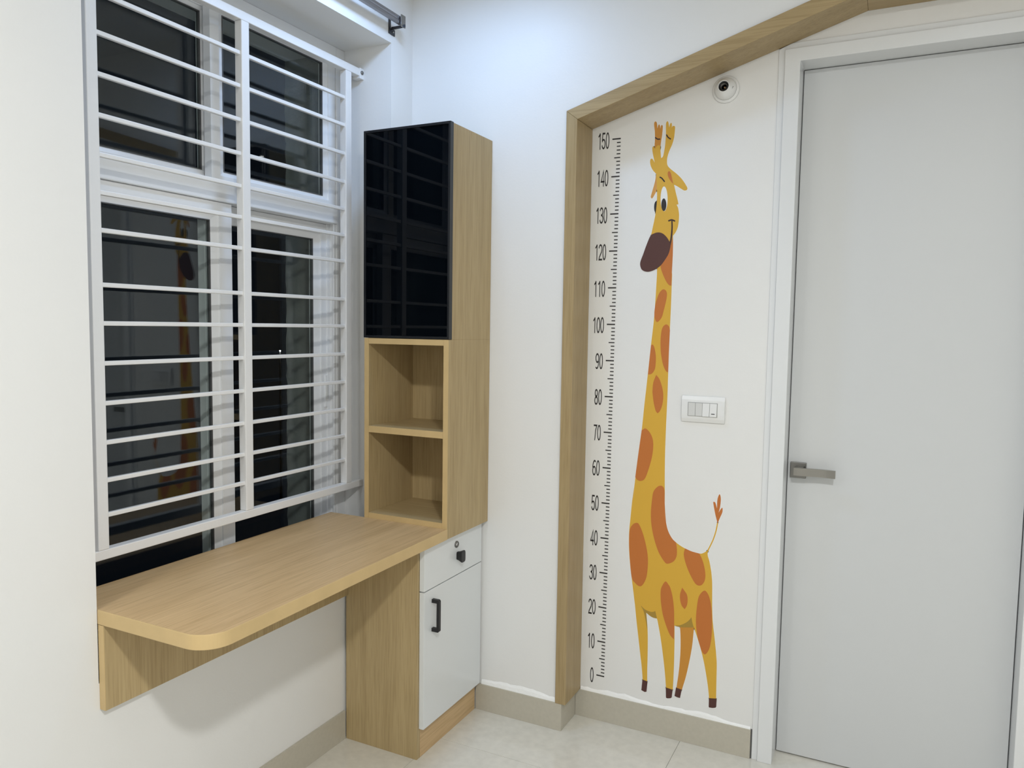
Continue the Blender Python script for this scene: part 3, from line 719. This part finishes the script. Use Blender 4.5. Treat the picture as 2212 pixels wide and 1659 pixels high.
# ================================================================== HEIGHT CHART
TT, TBM = on_y(1341.0, 299.2, 0), on_y(1305.2, 1461.6, 0)
hc = empty('height_chart', (TBM.x, 0, TBM.z-.03), 'black height scale from 0 to 150 on the wall beside the giraffe', 'wall sticker')
tmesh = {}
for k in range(151):
    t = k/150; x = TBM.x+(TT.x-TBM.x)*t; z = TBM.z+(TT.z-TBM.z)*t
    ln = .0284 if k % 10 == 0 else (.0202 if k % 5 == 0 else .0125); th = .0021 if k % 10 == 0 else .0017
    if ln not in tmesh:
        bm = bmesh.new(); add_box(bm, -ln, 0, -.0006, -.0001, -th, th); me = bpy.data.meshes.new('tick'); bm.to_mesh(me); bm.free(); me.materials.append(M['ink']); tmesh[ln] = me
    o = bpy.data.objects.new('tick', tmesh[ln]); COL.objects.link(o); o.parent = hc; o.location = Vector((x, 0, z))-hc.location
# digits drawn as strokes on a 0.5 x 1 grid, then stretched tall and narrow
def arc(cx, cy, rx, ry, a0, a1, n=14):
    return [(cx+rx*math.cos(math.radians(a0+(a1-a0)*k/n)), cy+ry*math.sin(math.radians(a0+(a1-a0)*k/n))) for k in range(n+1)]
SW = .105; E2 = SW/2
DIG = {
    '0': [arc(.25, .5, .25-E2, .5-E2, 0, 360, 36)],
    '1': [[(.30, 0), (.30, .985)], [(.30, .96), (.22, .86), (.08, .76)]],
    '2': [arc(.25, .72, .25-E2, .28-E2, 175, -25)+[(.38, .50), (.12, .20), (.06, E2), (.50, E2)]],
    '3': [arc(.24, .735, .24-E2, .265-E2, 170, -90)+arc(.24, .28, .26-E2, .28-E2, 90, -170)],
    '4': [[(.37, 0), (.37, .95), (.05, .30), (.50, .30)]],
    '5': [[(.46, 1-E2), (.12, 1-E2), (.07, .52)]+arc(.24, .32, .26-E2, .32-E2, 140, -165)],
    '6': [arc(.25, .31, .25-E2, .31-E2, 0, 360, 30), arc(.30, .50, .30-E2, .50-E2, 180, 55)],
    '7': [[(.03, 1-E2), (.46, 1-E2), (.30, .62), (.20, 0)]],
    '8': [arc(.25, .745, .215-E2, .255-E2, 0, 360, 28), arc(.25, .275, .25-E2, .275-E2, 0, 360, 30)],
    '9': [arc(.25, .69, .25-E2, .31-E2, 0, 360, 30), arc(.20, .50, .30-E2, .50-E2, 0, -125)],
}
NUMH, DW, ADV = .0535, .0125, .0135
def numeral(txt):
    bm = bmesh.new(); n = len(txt); sx = DW/.5
    for i, ch in enumerate(txt):
        ox = -(n-i)*ADV+(ADV-DW)
        for ln in DIG[ch]:
            P_ = [Vector(p) for p in ln]; closed = (P_[0]-P_[-1]).length < 1e-4; m = len(P_); rows = []
            for k, p in enumerate(P_):
                if closed: a, b = P_[(k-1) % (m-1)], P_[(k+1) % (m-1)]
                else: a, b = P_[max(k-1, 0)], P_[min(k+1, m-1)]
                t1 = (p-a).normalized() if (p-a).length > 1e-6 else (b-p).normalized(); t2 = (b-p).normalized() if (b-p).length > 1e-6 else t1
                t = (t1+t2).normalized(); nn = Vector((-t.y, t.x)); w_ = E2/max(.45, t.dot(t1))
                rows.append([bm.verts.new((ox+q.x*sx, -.0006, (q.y-.5)*NUMH)) for q in (p+nn*w_, p-nn*w_)])
            for r0, r1 in zip(rows, rows[1:]):
                f = bm.faces.new((r0[0], r0[1], r1[1], r1[0])); f.normal_update()
                if f.normal.y > 0: f.normal_flip()
    me = bpy.data.meshes.new('numeral'); bm.to_mesh(me); bm.free(); me.materials.append(M['ink']); return me
for k in range(0, 151, 10):
    t = k/150; x = TBM.x+(TT.x-TBM.x)*t; z = TBM.z+(TT.z-TBM.z)*t
    o = bpy.data.objects.new('numeral', numeral(str(k))); COL.objects.link(o); o.parent = hc; o.location = Vector((x-.0385, 0, z-.003))-hc.location
